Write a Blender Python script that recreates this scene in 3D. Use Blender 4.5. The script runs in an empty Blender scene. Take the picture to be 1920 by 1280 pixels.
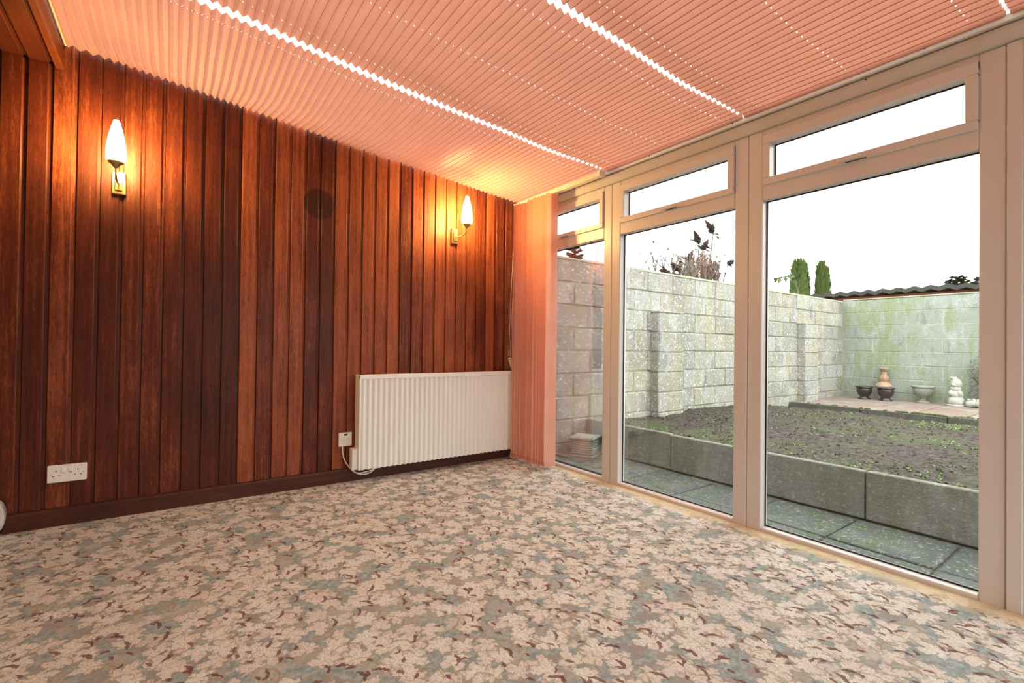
import bpy, bmesh, math, random
from mathutils import Vector, Matrix, noise as mnoise

random.seed(7)
scene = bpy.context.scene
col = scene.collection

# ------------------------------------------------------------------ camera
CAM = (-2.4345, -3.2292, 0.917); YAW, PITCH, ROLL, FPX = 0.6244, 0.0100, 0.0124, 890.52
cd = bpy.data.cameras.new('camera'); cam = bpy.data.objects.new('camera', cd); col.objects.link(cam)
cd.sensor_width = 36.0; cd.lens = FPX / 1920.0 * 36.0; cd.clip_start = 0.02; cd.clip_end = 400
_f = Vector((math.sin(YAW) * math.cos(PITCH), math.cos(YAW) * math.cos(PITCH), math.sin(PITCH)))
_r0 = Vector((math.cos(YAW), -math.sin(YAW), 0)); _u0 = _r0.cross(_f)
_r = _r0 * math.cos(ROLL) + _u0 * math.sin(ROLL); _u = -_r0 * math.sin(ROLL) + _u0 * math.cos(ROLL)
cam.matrix_world = Matrix(((_r.x, _u.x, -_f.x, CAM[0]), (_r.y, _u.y, -_f.y, CAM[1]), (_r.z, _u.z, -_f.z, CAM[2]), (0, 0, 0, 1)))
scene.camera = cam

# ------------------------------------------------------------------ view
vs = scene.view_settings
vs.view_transform = 'Standard'; vs.look = 'None'; vs.gamma = 1.0; vs.use_curve_mapping = False
vs.exposure = 1.48
cy_ = scene.cycles; cy_.max_bounces = 7; cy_.diffuse_bounces = 4; cy_.glossy_bounces = 3; cy_.transparent_max_bounces = 12
SKY = 1.9           # overcast sky
LAMP = 85.0         # opal shades of the two wall lamps


# ------------------------------------------------------------------ node helper
class NT:
    def __init__(self, tree):
        self.t = tree; self.t.nodes.clear()
    def n(self, typ, ins=None, **props):
        nd = self.t.nodes.new(typ)
        for k, v in props.items(): setattr(nd, k, v)
        for k, v in (ins or {}).items(): self.put(nd.inputs[k], v)
        return nd
    def put(self, sock, v):
        if isinstance(v, bpy.types.NodeSocket): self.t.links.new(v, sock)
        elif isinstance(v, bpy.types.Node): self.t.links.new(v.outputs[0], sock)
        elif v is not None:
            if isinstance(v, tuple) and len(v) == 3 and sock.type == 'RGBA': v = v + (1.0,)
            sock.default_value = v
    def m(self, op, a, b=None, c=None, clamp=False):
        nd = self.t.nodes.new('ShaderNodeMath'); nd.operation = op; nd.use_clamp = clamp
        self.put(nd.inputs[0], a)
        if b is not None: self.put(nd.inputs[1], b)
        if c is not None: self.put(nd.inputs[2], c)
        return nd.outputs[0]
    def v(self, op, a, b=None, out=0, scale=None):
        nd = self.t.nodes.new('ShaderNodeVectorMath'); nd.operation = op
        self.put(nd.inputs[0], a)
        if b is not None: self.put(nd.inputs[1], b)
        if scale is not None: self.put(nd.inputs['Scale'], scale)
        return nd.outputs[out]
    def mix(self, f, a, b, mode='MIX'):
        nd = self.t.nodes.new('ShaderNodeMix'); nd.data_type = 'RGBA'; nd.blend_type = mode
        self.put(nd.inputs[0], f); self.put(nd.inputs[6], a); self.put(nd.inputs[7], b)
        return nd.outputs[2]
    def step(self, x, lo, hi, a=0.0, b=1.0):
        nd = self.t.nodes.new('ShaderNodeMapRange'); nd.interpolation_type = 'SMOOTHSTEP'
        self.put(nd.inputs[0], x)
        for i, q in ((1, lo), (2, hi), (3, a), (4, b)): self.put(nd.inputs[i], q)
        return nd.outputs[0]
    def noise(self, vec, scale, detail=2.0, rough=0.5, out=0):
        nd = self.n('ShaderNodeTexNoise', {'Vector': vec, 'Scale': scale, 'Detail': detail, 'Roughness': rough})
        return nd.outputs[out]
    def ramp(self, f, stops):
        nd = self.t.nodes.new('ShaderNodeValToRGB'); self.put(nd.inputs[0], f)
        e = nd.color_ramp.elements
        while len(e) < len(stops): e.new(0.5)
        for el, (p, c_) in zip(e, stops): el.position = p; el.color = tuple(c_) + (1.0,)
        return nd.outputs[0]
    def bump(self, h, strength=0.3, dist=0.01):
        return self.n('ShaderNodeBump', {'Strength': strength, 'Distance': dist, 'Height': h}).outputs[0]


def mat(name):
    m = bpy.data.materials.new(name); m.use_nodes = True
    nt = NT(m.node_tree)
    out = nt.n('ShaderNodeOutputMaterial')
    return m, nt, out

def pbsdf(nt, out, color, rough=0.5, spec=0.5, normal=None, metal=0.0, coat=0.0):
    p = nt.n('ShaderNodeBsdfPrincipled', {'Base Color': color, 'Roughness': rough, 'Metallic': metal, 'Specular IOR Level': spec, 'Coat Weight': coat})
    if coat: p.inputs['Coat Roughness'].default_value = 0.25
    if normal is not None: nt.put(p.inputs['Normal'], normal)
    nt.put(out.inputs['Surface'], p.outputs[0]); return p

def simple(name, color, rough=0.5, spec=0.5, metal=0.0, var=0.06, scale=20.0, bump=0.0):
    m, nt, out = mat(name)
    pos = nt.n('ShaderNodeNewGeometry').outputs['Position']
    f = nt.noise(pos, scale, 4.0, 0.6)
    lo = tuple(max(0, q * (1 - var)) for q in color); hi = tuple(min(1, q * (1 + var)) for q in color)
    c_ = nt.mix(f, lo, hi)
    pbsdf(nt, out, c_, rough, spec, nt.bump(f, bump, 0.01) if bump else None, metal)
    return m

M = {}
# ------------------------------------------------------------------ world: even overcast sky with faint cloud
world = bpy.data.worlds.new('overcast_sky'); scene.world = world; world.use_nodes = True
wn = NT(world.node_tree)
gen = wn.n('ShaderNodeTexCoord').outputs['Generated']
cl = wn.noise(gen, 2.2, 4.0, 0.55)
skc = wn.mix(wn.step(cl, 0.35, 0.65), (0.94, 1.0, 0.98), (1.0, 0.985, 0.94))
bg = wn.n('ShaderNodeBackground', {'Color': skc, 'Strength': SKY})
wn.n('ShaderNodeOutputWorld', {'Surface': bg.outputs[0]})

# ------------------------------------------------------------------ materials
def wood_mat(name, dark, mid, light, axis='z', ghost=False, tone=False, coat=0.08, rough=0.46):
    m, nt, out = mat(name)
    pos = nt.n('ShaderNodeNewGeometry').outputs['Position']
    rnd = nt.n('ShaderNodeObjectInfo').outputs['Random']
    off = nt.v('SCALE', (7.3, 3.1, 11.7), scale=rnd)
    p = nt.v('ADD', pos, nt.v('SCALE', off, scale=3.0))
    sc = {'z': (1, 1, .035), 'y': (1, .035, 1), 'x': (.035, 1, 1)}[axis]
    ps = nt.v('MULTIPLY', p, sc)
    g1 = nt.noise(ps, 60.0, 5.0, 0.65)
    sc2 = tuple(1.0 if q == 1 else 0.18 for q in sc)
    g2 = nt.noise(nt.v('MULTIPLY', p, sc2), 150.0, 3.0, 0.7)
    g3 = nt.noise(p, 3.0, 2.0)
    g4 = nt.noise(pos, 420.0, 2.0, 0.6)
    f = nt.m('ADD', nt.m('MULTIPLY', g1, 0.55), nt.m('ADD', nt.m('MULTIPLY', g2, 0.35), nt.m('MULTIPLY', g3, 0.25)))
    f = nt.m('ADD', f, nt.m('MULTIPLY', nt.m('SUBTRACT', rnd, 0.5), 0.14 if tone else 0.26))
    if tone: f = nt.m('ADD', f, nt.m('MULTIPLY', nt.m('SUBTRACT', nt.n('ShaderNodeSeparateColor', {0: nt.n('ShaderNodeObjectInfo').outputs['Color']}).outputs[0], 0.5), 0.42))
    c_ = nt.ramp(f, [(0.30, dark), (0.52, mid), (0.80, light)])
    c_ = nt.mix(nt.step(g4, 0.48, 0.64, 0.0, 0.45), c_, tuple(q * 0.45 for q in dark))
    if ghost:   # round patch of unfaded timber where a clock used to hang
        d = nt.v('MULTIPLY', nt.v('SUBTRACT', pos, (-1.657, 0.0, 1.825)), (1, 0, 1))
        r = nt.v('LENGTH', d, out=1)
        c_ = nt.mix(nt.step(r, 0.088, 0.105, 0.72, 0.0), c_, tuple(q * 0.5 for q in dark))
    pbsdf(nt, out, c_, nt.m('ADD', rough, nt.m('MULTIPLY', g2, 0.12)), 0.25, nt.bump(nt.m('ADD', g1, nt.m('MULTIPLY', g4, 0.6)), 0.12, 0.004), coat=coat)
    return m

M['wood'] = wood_mat('mahogany_panel', (0.040, 0.006, 0.003), (0.130, 0.023, 0.008), (0.46, 0.122, 0.047), 'z', ghost=True, tone=True)
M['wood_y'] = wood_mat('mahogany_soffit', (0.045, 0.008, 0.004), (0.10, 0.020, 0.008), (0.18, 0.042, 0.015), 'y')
M['skirt'] = wood_mat('mahogany_skirting', (0.035, 0.010, 0.006), (0.085, 0.024, 0.013), (0.17, 0.055, 0.03), 'x')

M['upvc'] = simple('white_upvc', (0.69, 0.655, 0.65), 0.32, 0.5, var=0.02, scale=4)
M['upvc_grey'] = simple('eaves_upvc', (0.58, 0.57, 0.54), 0.42, 0.4, var=0.04, scale=6)
M['gasket'] = simple('black_gasket_and_gap_shade', (0.02, 0.022, 0.026), 0.6, 0.3)
M['dark'] = simple('dark_hole', (0.012, 0.011, 0.010), 0.8, 0.1)
M['plaster'] = simple('cream_plaster', (0.78, 0.72, 0.64), 0.9, 0.1, var=0.03, scale=12, bump=0.1)
M['enamel'] = simple('white_radiator_enamel', (0.93, 0.94, 0.92), 0.32, 0.5, var=0.01, scale=3)
M['plastic'] = simple('white_plastic', (0.86, 0.84, 0.80), 0.35, 0.5, var=0.01, scale=10)
M['cream_plastic'] = simple('cream_plastic', (0.82, 0.74, 0.62), 0.4, 0.5, var=0.02, scale=10)
M['brass'] = simple('aged_brass', (0.62, 0.46, 0.22), 0.28, 0.5, metal=1.0, var=0.15, scale=60)
M['cord'] = simple('cord', (0.80, 0.66, 0.56), 0.8, 0.2, var=0.1, scale=300)

def glass_mat(name, tint, k=0.7):
    m, nt, out = mat(name)
    pos = nt.n('ShaderNodeNewGeometry').outputs['Position']
    t_ = nt.n('ShaderNodeBsdfTransparent', {'Color': nt.mix(nt.noise(pos, 0.8), tint, tuple(min(1, q * 1.01) for q in tint))})
    g_ = nt.n('ShaderNodeBsdfGlossy', {'Color': (1, 1, 1, 1), 'Roughness': 0.0})
    fr = nt.n('ShaderNodeFresnel', {'IOR': 1.45})
    mx = nt.n('ShaderNodeMixShader', {0: nt.m('MULTIPLY', fr.outputs[0], k), 1: t_.outputs[0], 2: g_.outputs[0]})
    nt.put(out.inputs['Surface'], mx.outputs[0]); return m
M['glass'] = glass_mat('window_glass', (0.955, 0.975, 0.965))
M['poly'] = glass_mat('roof_glazing', (0.95, 0.96, 0.96), 0.5)

def fabric_mat(name, refl, trans, wt=0.6, weave=900.0):
    m, nt, out = mat(name)
    pos = nt.n('ShaderNodeNewGeometry').outputs['Position']
    f = nt.noise(pos, 7.0, 4.0, 0.6); w = nt.noise(pos, weave, 1.0)
    k = nt.m('ADD', 0.86, nt.m('ADD', nt.m('MULTIPLY', f, 0.16), nt.m('MULTIPLY', w, 0.12)))
    dcol = nt.v('SCALE', refl, scale=k); tcol = nt.v('SCALE', trans, scale=k)
    d = nt.n('ShaderNodeBsdfDiffuse', {'Color': dcol}); t_ = nt.n('ShaderNodeBsdfTranslucent', {'Color': tcol})
    mx = nt.n('ShaderNodeMixShader', {0: wt, 1: d.outputs[0], 2: t_.outputs[0]})
    nt.put(out.inputs['Surface'], mx.outputs[0]); return m
M['pleat'] = fabric_mat('salmon_pleated_fabric', (0.64, 0.35, 0.265), (0.42, 0.185, 0.125), 0.50)
M['louvre'] = fabric_mat('salmon_louvre_fabric', (0.92, 0.60, 0.49), (0.90, 0.50, 0.38), 0.50)

# carpet: cream and pink leaves, tan sprays and maroon dabs on grey green
def carpet_mat():
    m, nt, out = mat('leaf_pattern_carpet')
    pos = nt.n('ShaderNodeNewGeometry').outputs['Position']
    wob = nt.v('SCALE', nt.v('SUBTRACT', nt.n('ShaderNodeTexNoise', {'Vector': pos, 'Scale': 70.0, 'Detail': 2.0}).outputs['Color'], (0.5, 0.5, 0.5)), scale=0.018)
    base = nt.v('MULTIPLY', nt.v('ADD', pos, wob), (1, 1, 0))
    def cell(scale, shift, rnd=0.85):
        q = nt.v('ADD', base, shift)
        vo = nt.n('ShaderNodeTexVoronoi', {'Vector': q, 'Scale': scale, 'Randomness': rnd}, voronoi_dimensions='2D')
        d = nt.v('SUBTRACT', q, vo.outputs['Position'])
        s = nt.n('ShaderNodeSeparateXYZ', {0: d}); c_ = nt.n('ShaderNodeSeparateColor', {0: vo.outputs['Color']})
        return s.outputs[0], s.outputs[1], c_.outputs[0], c_.outputs[1], c_.outputs[2]
    def rotxy(x, y, a):
        ca = nt.m('COSINE', a); sa = nt.m('SINE', a)
        return (nt.m('SUBTRACT', nt.m('MULTIPLY', x, ca), nt.m('MULTIPLY', y, sa)), nt.m('ADD', nt.m('MULTIPLY', x, sa), nt.m('MULTIPLY', y, ca)))
    def leaf(scale, shift, R, spread=6.28):
        x, y, ra, rb, rc = cell(scale, shift)
        x, y = rotxy(x, y, nt.m('MULTIPLY', ra, spread))
        x = nt.m('ADD', x, R * 0.25)
        r = nt.m('SQRT', nt.m('ADD', nt.m('MULTIPLY', x, x), nt.m('MULTIPLY', y, y)))
        th = nt.m('ARCTAN2', y, x)
        lob = nt.m('POWER', nt.m('ABSOLUTE', nt.m('COSINE', nt.m('MULTIPLY', th, 2.5))), 0.75)
        ser = nt.m('MULTIPLY', nt.m('SINE', nt.m('MULTIPLY', th, 17.0)), 0.09)
        front = nt.m('ADD', 0.72, nt.m('MULTIPLY', nt.m('COSINE', th), 0.34))
        RR = nt.m('MULTIPLY', nt.m('ADD', nt.m('ADD', 0.40, ser), nt.m('MULTIPLY', lob, 0.78)), nt.m('MULTIPLY', front, R))
        q = nt.m('DIVIDE', r, nt.m('ADD', RR, 1e-4))
        mask = nt.step(q, 0.86, 1.02, 1.0, 0.0)
        vein = nt.m('MULTIPLY', nt.step(nt.m('ABSOLUTE', nt.m('SINE', nt.m('MULTIPLY', th, 2.5))), 0.0, 0.16, 1.0, 0.0), nt.step(q, 0.1, 0.9, 1.0, 0.0))
        rim = nt.step(q, 1.02, 1.34, 1.0, 0.0)
        return mask, vein, rb, rc, q, rim
    def dabs(scale, shift, L, Wd, keep):
        x, y, ra, rb, rc = cell(scale, shift, 1.0)
        x, y = rotxy(x, y, nt.m('ADD', 0.3, nt.m('MULTIPLY', ra, 2.2)))
        y = nt.m('ADD', y, nt.m('MULTIPLY', nt.m('MULTIPLY', x, x), 14.0))
        e = nt.m('ADD', nt.m('POWER', nt.m('DIVIDE', x, L), 2.0), nt.m('POWER', nt.m('DIVIDE', y, Wd), 2.0))
        return nt.m('MULTIPLY', nt.step(e, 0.6, 1.1, 1.0, 0.0), nt.m('LESS_THAN', rb, keep))
    n1 = nt.noise(base, 45.0, 3.0, 0.6); n2 = nt.noise(base, 5.0, 2.0)
    pile = nt.noise(pos, 520.0, 2.0, 0.7)
    ground = nt.mix(nt.step(n1, 0.3, 0.7), (0.22, 0.31, 0.32), (0.48, 0.58, 0.585))
    colr = ground
    # dark shadow leaves, then tan sprays, then pale leaves
    mk, vn, rb, rc, q, rim = leaf(10.5, (3.7, 1.9, 0), 0.054)
    colr = nt.mix(nt.m('MULTIPLY', mk, 0.75), colr, nt.mix(rb, (0.36, 0.30, 0.29), (0.58, 0.53, 0.42)))
    mk, vn, rb, rc, q, rim = leaf(13.2, (0.3, 7.1, 0), 0.051)
    pk = nt.mix(rb, (0.78, 0.73, 0.70), (0.82, 0.81, 0.74))
    pk = nt.mix(nt.m('MULTIPLY', vn, 0.45), pk, (0.60, 0.52, 0.40))
    pk = nt.mix(nt.step(q, 0.35, 1.0, 0.0, 0.35), pk, (0.64, 0.56, 0.50))
    colr = nt.mix(nt.m('MULTIPLY', nt.m('MULTIPLY', rim, nt.step(rc, 0.22, 0.28)), 0.55), colr, (0.27, 0.29, 0.27))
    colr = nt.mix(nt.m('MULTIPLY', mk, nt.step(rc, 0.22, 0.28)), colr, pk)
    mk, vn, rb, rc, q, rim = leaf(11.6, (5.3, 2.2, 0), 0.053)
    cr = nt.mix(rb, (0.85, 0.87, 0.82), (0.82, 0.80, 0.76))
    cr = nt.mix(nt.m('MULTIPLY', vn, 0.5), cr, (0.64, 0.56, 0.42))
    cr = nt.mix(nt.step(q, 0.45, 1.0, 0.0, 0.30), cr, (0.62, 0.56, 0.47))
    colr = nt.mix(nt.m('MULTIPLY', nt.m('MULTIPLY', rim, nt.step(rc, 0.40, 0.46)), 0.65), colr, (0.34, 0.31, 0.27))
    colr = nt.mix(nt.m('MULTIPLY', mk, nt.step(rc, 0.40, 0.46)), colr, cr)
    fib = nt.noise(nt.v('MULTIPLY', base, (1.0, 0.45, 1)), 150.0, 3.0, 0.7)
    colr = nt.mix(nt.step(fib, 0.44, 0.66, 0.0, 0.55), colr, (0.33, 0.33, 0.29))
    colr = nt.mix(nt.step(fib, 0.26, 0.42, 0.35, 0.0), colr, (0.88, 0.86, 0.78))
    dd = dabs(13.0, (1.1, 0.4, 0), 0.030, 0.0065, 0.42)
    colr = nt.mix(nt.m('MULTIPLY', dd, 0.85), colr, (0.155, 0.045, 0.045))
    dd = dabs(21.0, (8.1, 4.4, 0), 0.014, 0.006, 0.30)
    colr = nt.mix(nt.m('MULTIPLY', dd, 0.85), colr, (0.19, 0.06, 0.055))
    dd = dabs(8.0, (2.1, 9.4, 0), 0.060, 0.0045, 0.7)
    colr = nt.mix(nt.m('MULTIPLY', dd, 0.6), colr, (0.40, 0.30, 0.15))
    colr = nt.mix(nt.step(nt.noise(pos, 260.0, 2.0, 0.7), 0.42, 0.7, 0.0, 0.42), colr, (0.16, 0.17, 0.155))
    sx = nt.n('ShaderNodeSeparateXYZ', {0: pos}).outputs[0]
    # rust and damp staining along the window threshold
    sx = nt.n('ShaderNodeSeparateXYZ', {0: pos}).outputs[0]
    edge = nt.m('ADD', sx, nt.m('MULTIPLY', nt.m('SUBTRACT', nt.noise(pos, 4.0, 4.0, 0.6), 0.5), 0.16))
    colr = nt.mix(nt.step(edge, -0.13, -0.03, 0.0, 0.75), colr, nt.mix(n1, (0.62, 0.47, 0.22), (0.80, 0.70, 0.50)))
    pbsdf(nt, out, colr, 0.95, 0.1, nt.bump(nt.m('ADD', pile, nt.m('MULTIPLY', n1, 0.5)), 0.35, 0.006))
    return m
M['carpet'] = carpet_mat()

def block_mat(name, c1, c2, algae, aamt, speck=0.6, pale=(0.78, 0.77, 0.73), k=0.57):
    c1, c2, algae, pale = (tuple(q * k for q in t) for t in (c1, c2, algae, pale))
    m, nt, out = mat(name)
    pos = nt.n('ShaderNodeNewGeometry').outputs['Position']
    rnd = nt.n('ShaderNodeObjectInfo').outputs['Random']
    f1 = nt.noise(pos, 2.2, 5.0, 0.65); f2 = nt.noise(pos, 70.0, 3.0, 0.7); f3 = nt.noise(pos, 5.0, 4.0, 0.6)
    f4 = nt.noise(nt.v('MULTIPLY', pos, (1, 1, .25)), 8.0, 3.0, 0.6); f5 = nt.noise(pos, 1.1, 2.0)
    c_ = nt.mix(nt.m('ADD', nt.m('MULTIPLY', f3, 0.35), nt.m('MULTIPLY', rnd, 0.65)), c1, c2)
    c_ = nt.mix(nt.step(f1, 0.48, 0.66, 0.0, 0.75), c_, pale)
    c_ = nt.mix(nt.step(nt.m('ADD', f4, nt.m('MULTIPLY', f5, 0.4)), 0.62, 0.85, 0.0, aamt), c_, algae)
    c_ = nt.mix(nt.step(f4, 0.28, 0.42, 0.5, 0.0), c_, tuple(q * k for q in (0.20, 0.20, 0.19)))
    c_ = nt.mix(nt.step(f2, 0.56, 0.66, 0.0, speck), c_, tuple(q * k for q in (0.95, 0.94, 0.90)))
    c_ = nt.mix(nt.step(f2, 0.30, 0.42, speck, 0.0), c_, tuple(q * k for q in (0.22, 0.21, 0.19)))
    f6 = nt.noise(pos, 42.0, 2.0, 0.6); f7 = nt.noise(nt.v('ADD', pos, (5.0, 3.0, 1.0)), 30.0, 3.0, 0.65)
    c_ = nt.mix(nt.step(f7, 0.58, 0.66, 0.0, speck * 0.9), c_, tuple(q * k for q in (0.24, 0.235, 0.215)))
    c_ = nt.mix(nt.step(f6, 0.60, 0.66, 0.0, min(1.0, speck * 1.3)), c_, tuple(min(1.0, q * k * 1.25) for q in (1.0, 0.99, 0.95)))
    pbsdf(nt, out, c_, 0.95, 0.1, nt.bump(nt.m('ADD', f2, f3), 0.6, 0.012)); return m
M['block'] = block_mat('weathered_block', (0.36, 0.345, 0.33), (0.66, 0.64, 0.61), (0.56, 0.52, 0.34), 0.75)
M['block_far'] = block_mat('algae_block', (0.43, 0.47, 0.39), (0.50, 0.53, 0.50), (0.38, 0.44, 0.26), 0.9, 0.15, (0.62, 0.66, 0.66))
M['mortar'] = block_mat('mortar', (0.38, 0.37, 0.30), (0.50, 0.48, 0.40), (0.40, 0.39, 0.24), 0.8, 0.4, (0.55, 0.53, 0.47))
M['mortar_far'] = block_mat('pale_mortar', (0.52, 0.56, 0.44), (0.60, 0.62, 0.54), (0.42, 0.50, 0.26), 0.8, 0.1)
M['coping'] = block_mat('mossy_coping', (0.52, 0.50, 0.38), (0.64, 0.60, 0.48), (0.45, 0.45, 0.22), 0.7, 0.3)
M['slab'] = block_mat('path_slab', (0.17, 0.185, 0.185), (0.25, 0.265, 0.26), (0.20, 0.25, 0.10), 0.55, 0.25, (0.33, 0.35, 0.34), k=0.36)
M['panel'] = block_mat('edging_concrete', (0.30, 0.30, 0.27), (0.42, 0.42, 0.38), (0.24, 0.23, 0.15), 0.6, 0.12, (0.50, 0.50, 0.46))
M['paver'] = block_mat('red_grey_paver', (0.40, 0.24, 0.20), (0.40, 0.35, 0.33), (0.30, 0.28, 0.20), 0.6, 0.1, (0.62, 0.54, 0.50))
M['kerb'] = block_mat('dark_kerb', (0.10, 0.095, 0.085), (0.17, 0.16, 0.145), (0.14, 0.14, 0.09), 0.4, 0.1, (0.2, 0.2, 0.18))
M['stone_white'] = block_mat('pale_cast_stone', (0.66, 0.64, 0.58), (0.78, 0.76, 0.70), (0.5, 0.5, 0.34), 0.4, 0.2)
M['stone_grey'] = block_mat('grey_cast_stone', (0.36, 0.36, 0.34), (0.48, 0.48, 0.45), (0.3, 0.34, 0.2), 0.5, 0.3)
M['terracotta'] = block_mat('terracotta', (0.62, 0.36, 0.22), (0.74, 0.48, 0.32), (0.5, 0.42, 0.26), 0.4, 0.1, (0.80, 0.62, 0.48))
M['pot_dark'] = simple('dark_glazed_pot', (0.025,0.02,0.018), 0.25, 0.6, var=0.3, scale=30)
M['brick_red'] = simple('red_brickwork', (0.20,0.07,0.055), 0.9, 0.1, var=0.25, scale=18, bump=0.3)
M['roof_dark'] = simple('dark_corrugated_roof', (0.05,0.048,0.047), 0.85, 0.2, var=0.45, scale=9, bump=0.3)
M['soil'] = None
def soil_mat():
    m, nt, out = mat('damp_soil')
    pos = nt.n('ShaderNodeNewGeometry').outputs['Position']
    f1 = nt.noise(pos, 28.0, 5.0, 0.7); f2 = nt.noise(pos, 2.0, 3.0); f3 = nt.noise(pos, 110.0, 3.0, 0.7)
    c_ = nt.ramp(nt.m('ADD', nt.m('MULTIPLY', f1, 0.7), nt.m('MULTIPLY', f3, 0.3)), [(0.32, (0.020, 0.016, 0.015)), (0.50, (0.075, 0.060, 0.054)), (0.72, (0.21, 0.18, 0.165))])
    c_ = nt.mix(nt.step(nt.m('ADD', f2, nt.m('MULTIPLY', f3, 0.5)), 0.72, 0.9, 0.0, 0.5), c_, (0.10, 0.12, 0.055))
    pbsdf(nt, out, c_, 0.95, 0.1, nt.bump(nt.m('ADD', f1, f3), 0.8, 0.02)); return m
M['soil'] = soil_mat()
M['lawn'] = simple('rough_ground', (0.08,0.10,0.045), 0.95, 0.1, var=0.4, scale=6)
M['weed'] = simple('weed_green', (0.15, 0.25, 0.07), 0.7, 0.3, var=0.45, scale=9)
M['moss'] = simple('moss', (0.06,0.08,0.02), 0.95, 0.1, var=0.4, scale=40)
M['dead_leaf'] = simple('dead_leaf', (0.20,0.10,0.07), 0.8, 0.2, var=0.4, scale=14)
M['bark'] = simple('bark', (0.11,0.085,0.07), 0.9, 0.1, var=0.3, scale=30)
M['twig'] = simple('grey_twig', (0.17,0.15,0.14), 0.9, 0.1, var=0.3, scale=30)
M['conifer'] = simple('conifer_green', (0.075,0.11,0.03), 0.8, 0.2, var=0.5, scale=7)
M['conifer_dark'] = simple('conifer_dark', (0.05,0.07,0.05), 0.8, 0.2, var=0.4, scale=5)
M['spike'] = simple('dry_flower_spike', (0.035,0.025,0.027), 0.9, 0.1, var=0.4, scale=60)
M['budleaf'] = simple('grey_green_leaf', (0.09,0.095,0.075), 0.8, 0.2, var=0.35, scale=20)
M['shrub'] = simple('dark_shrub', (0.10,0.11,0.08), 0.8, 0.2, var=0.5, scale=10)
M['leafb'] = simple('bright_leaf', (0.10,0.13,0.035), 0.7, 0.2, var=0.4, scale=16)

def lamp_mat():
    m, nt, out = mat('lit_opal_shade')
    e = nt.n('ShaderNodeEmission', {'Color': (1.0, 0.64, 0.21, 1), 'Strength': LAMP})
    nt.put(out.inputs['Surface'], e.outputs[0]); return m
M['lamp'] = lamp_mat()


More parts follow.
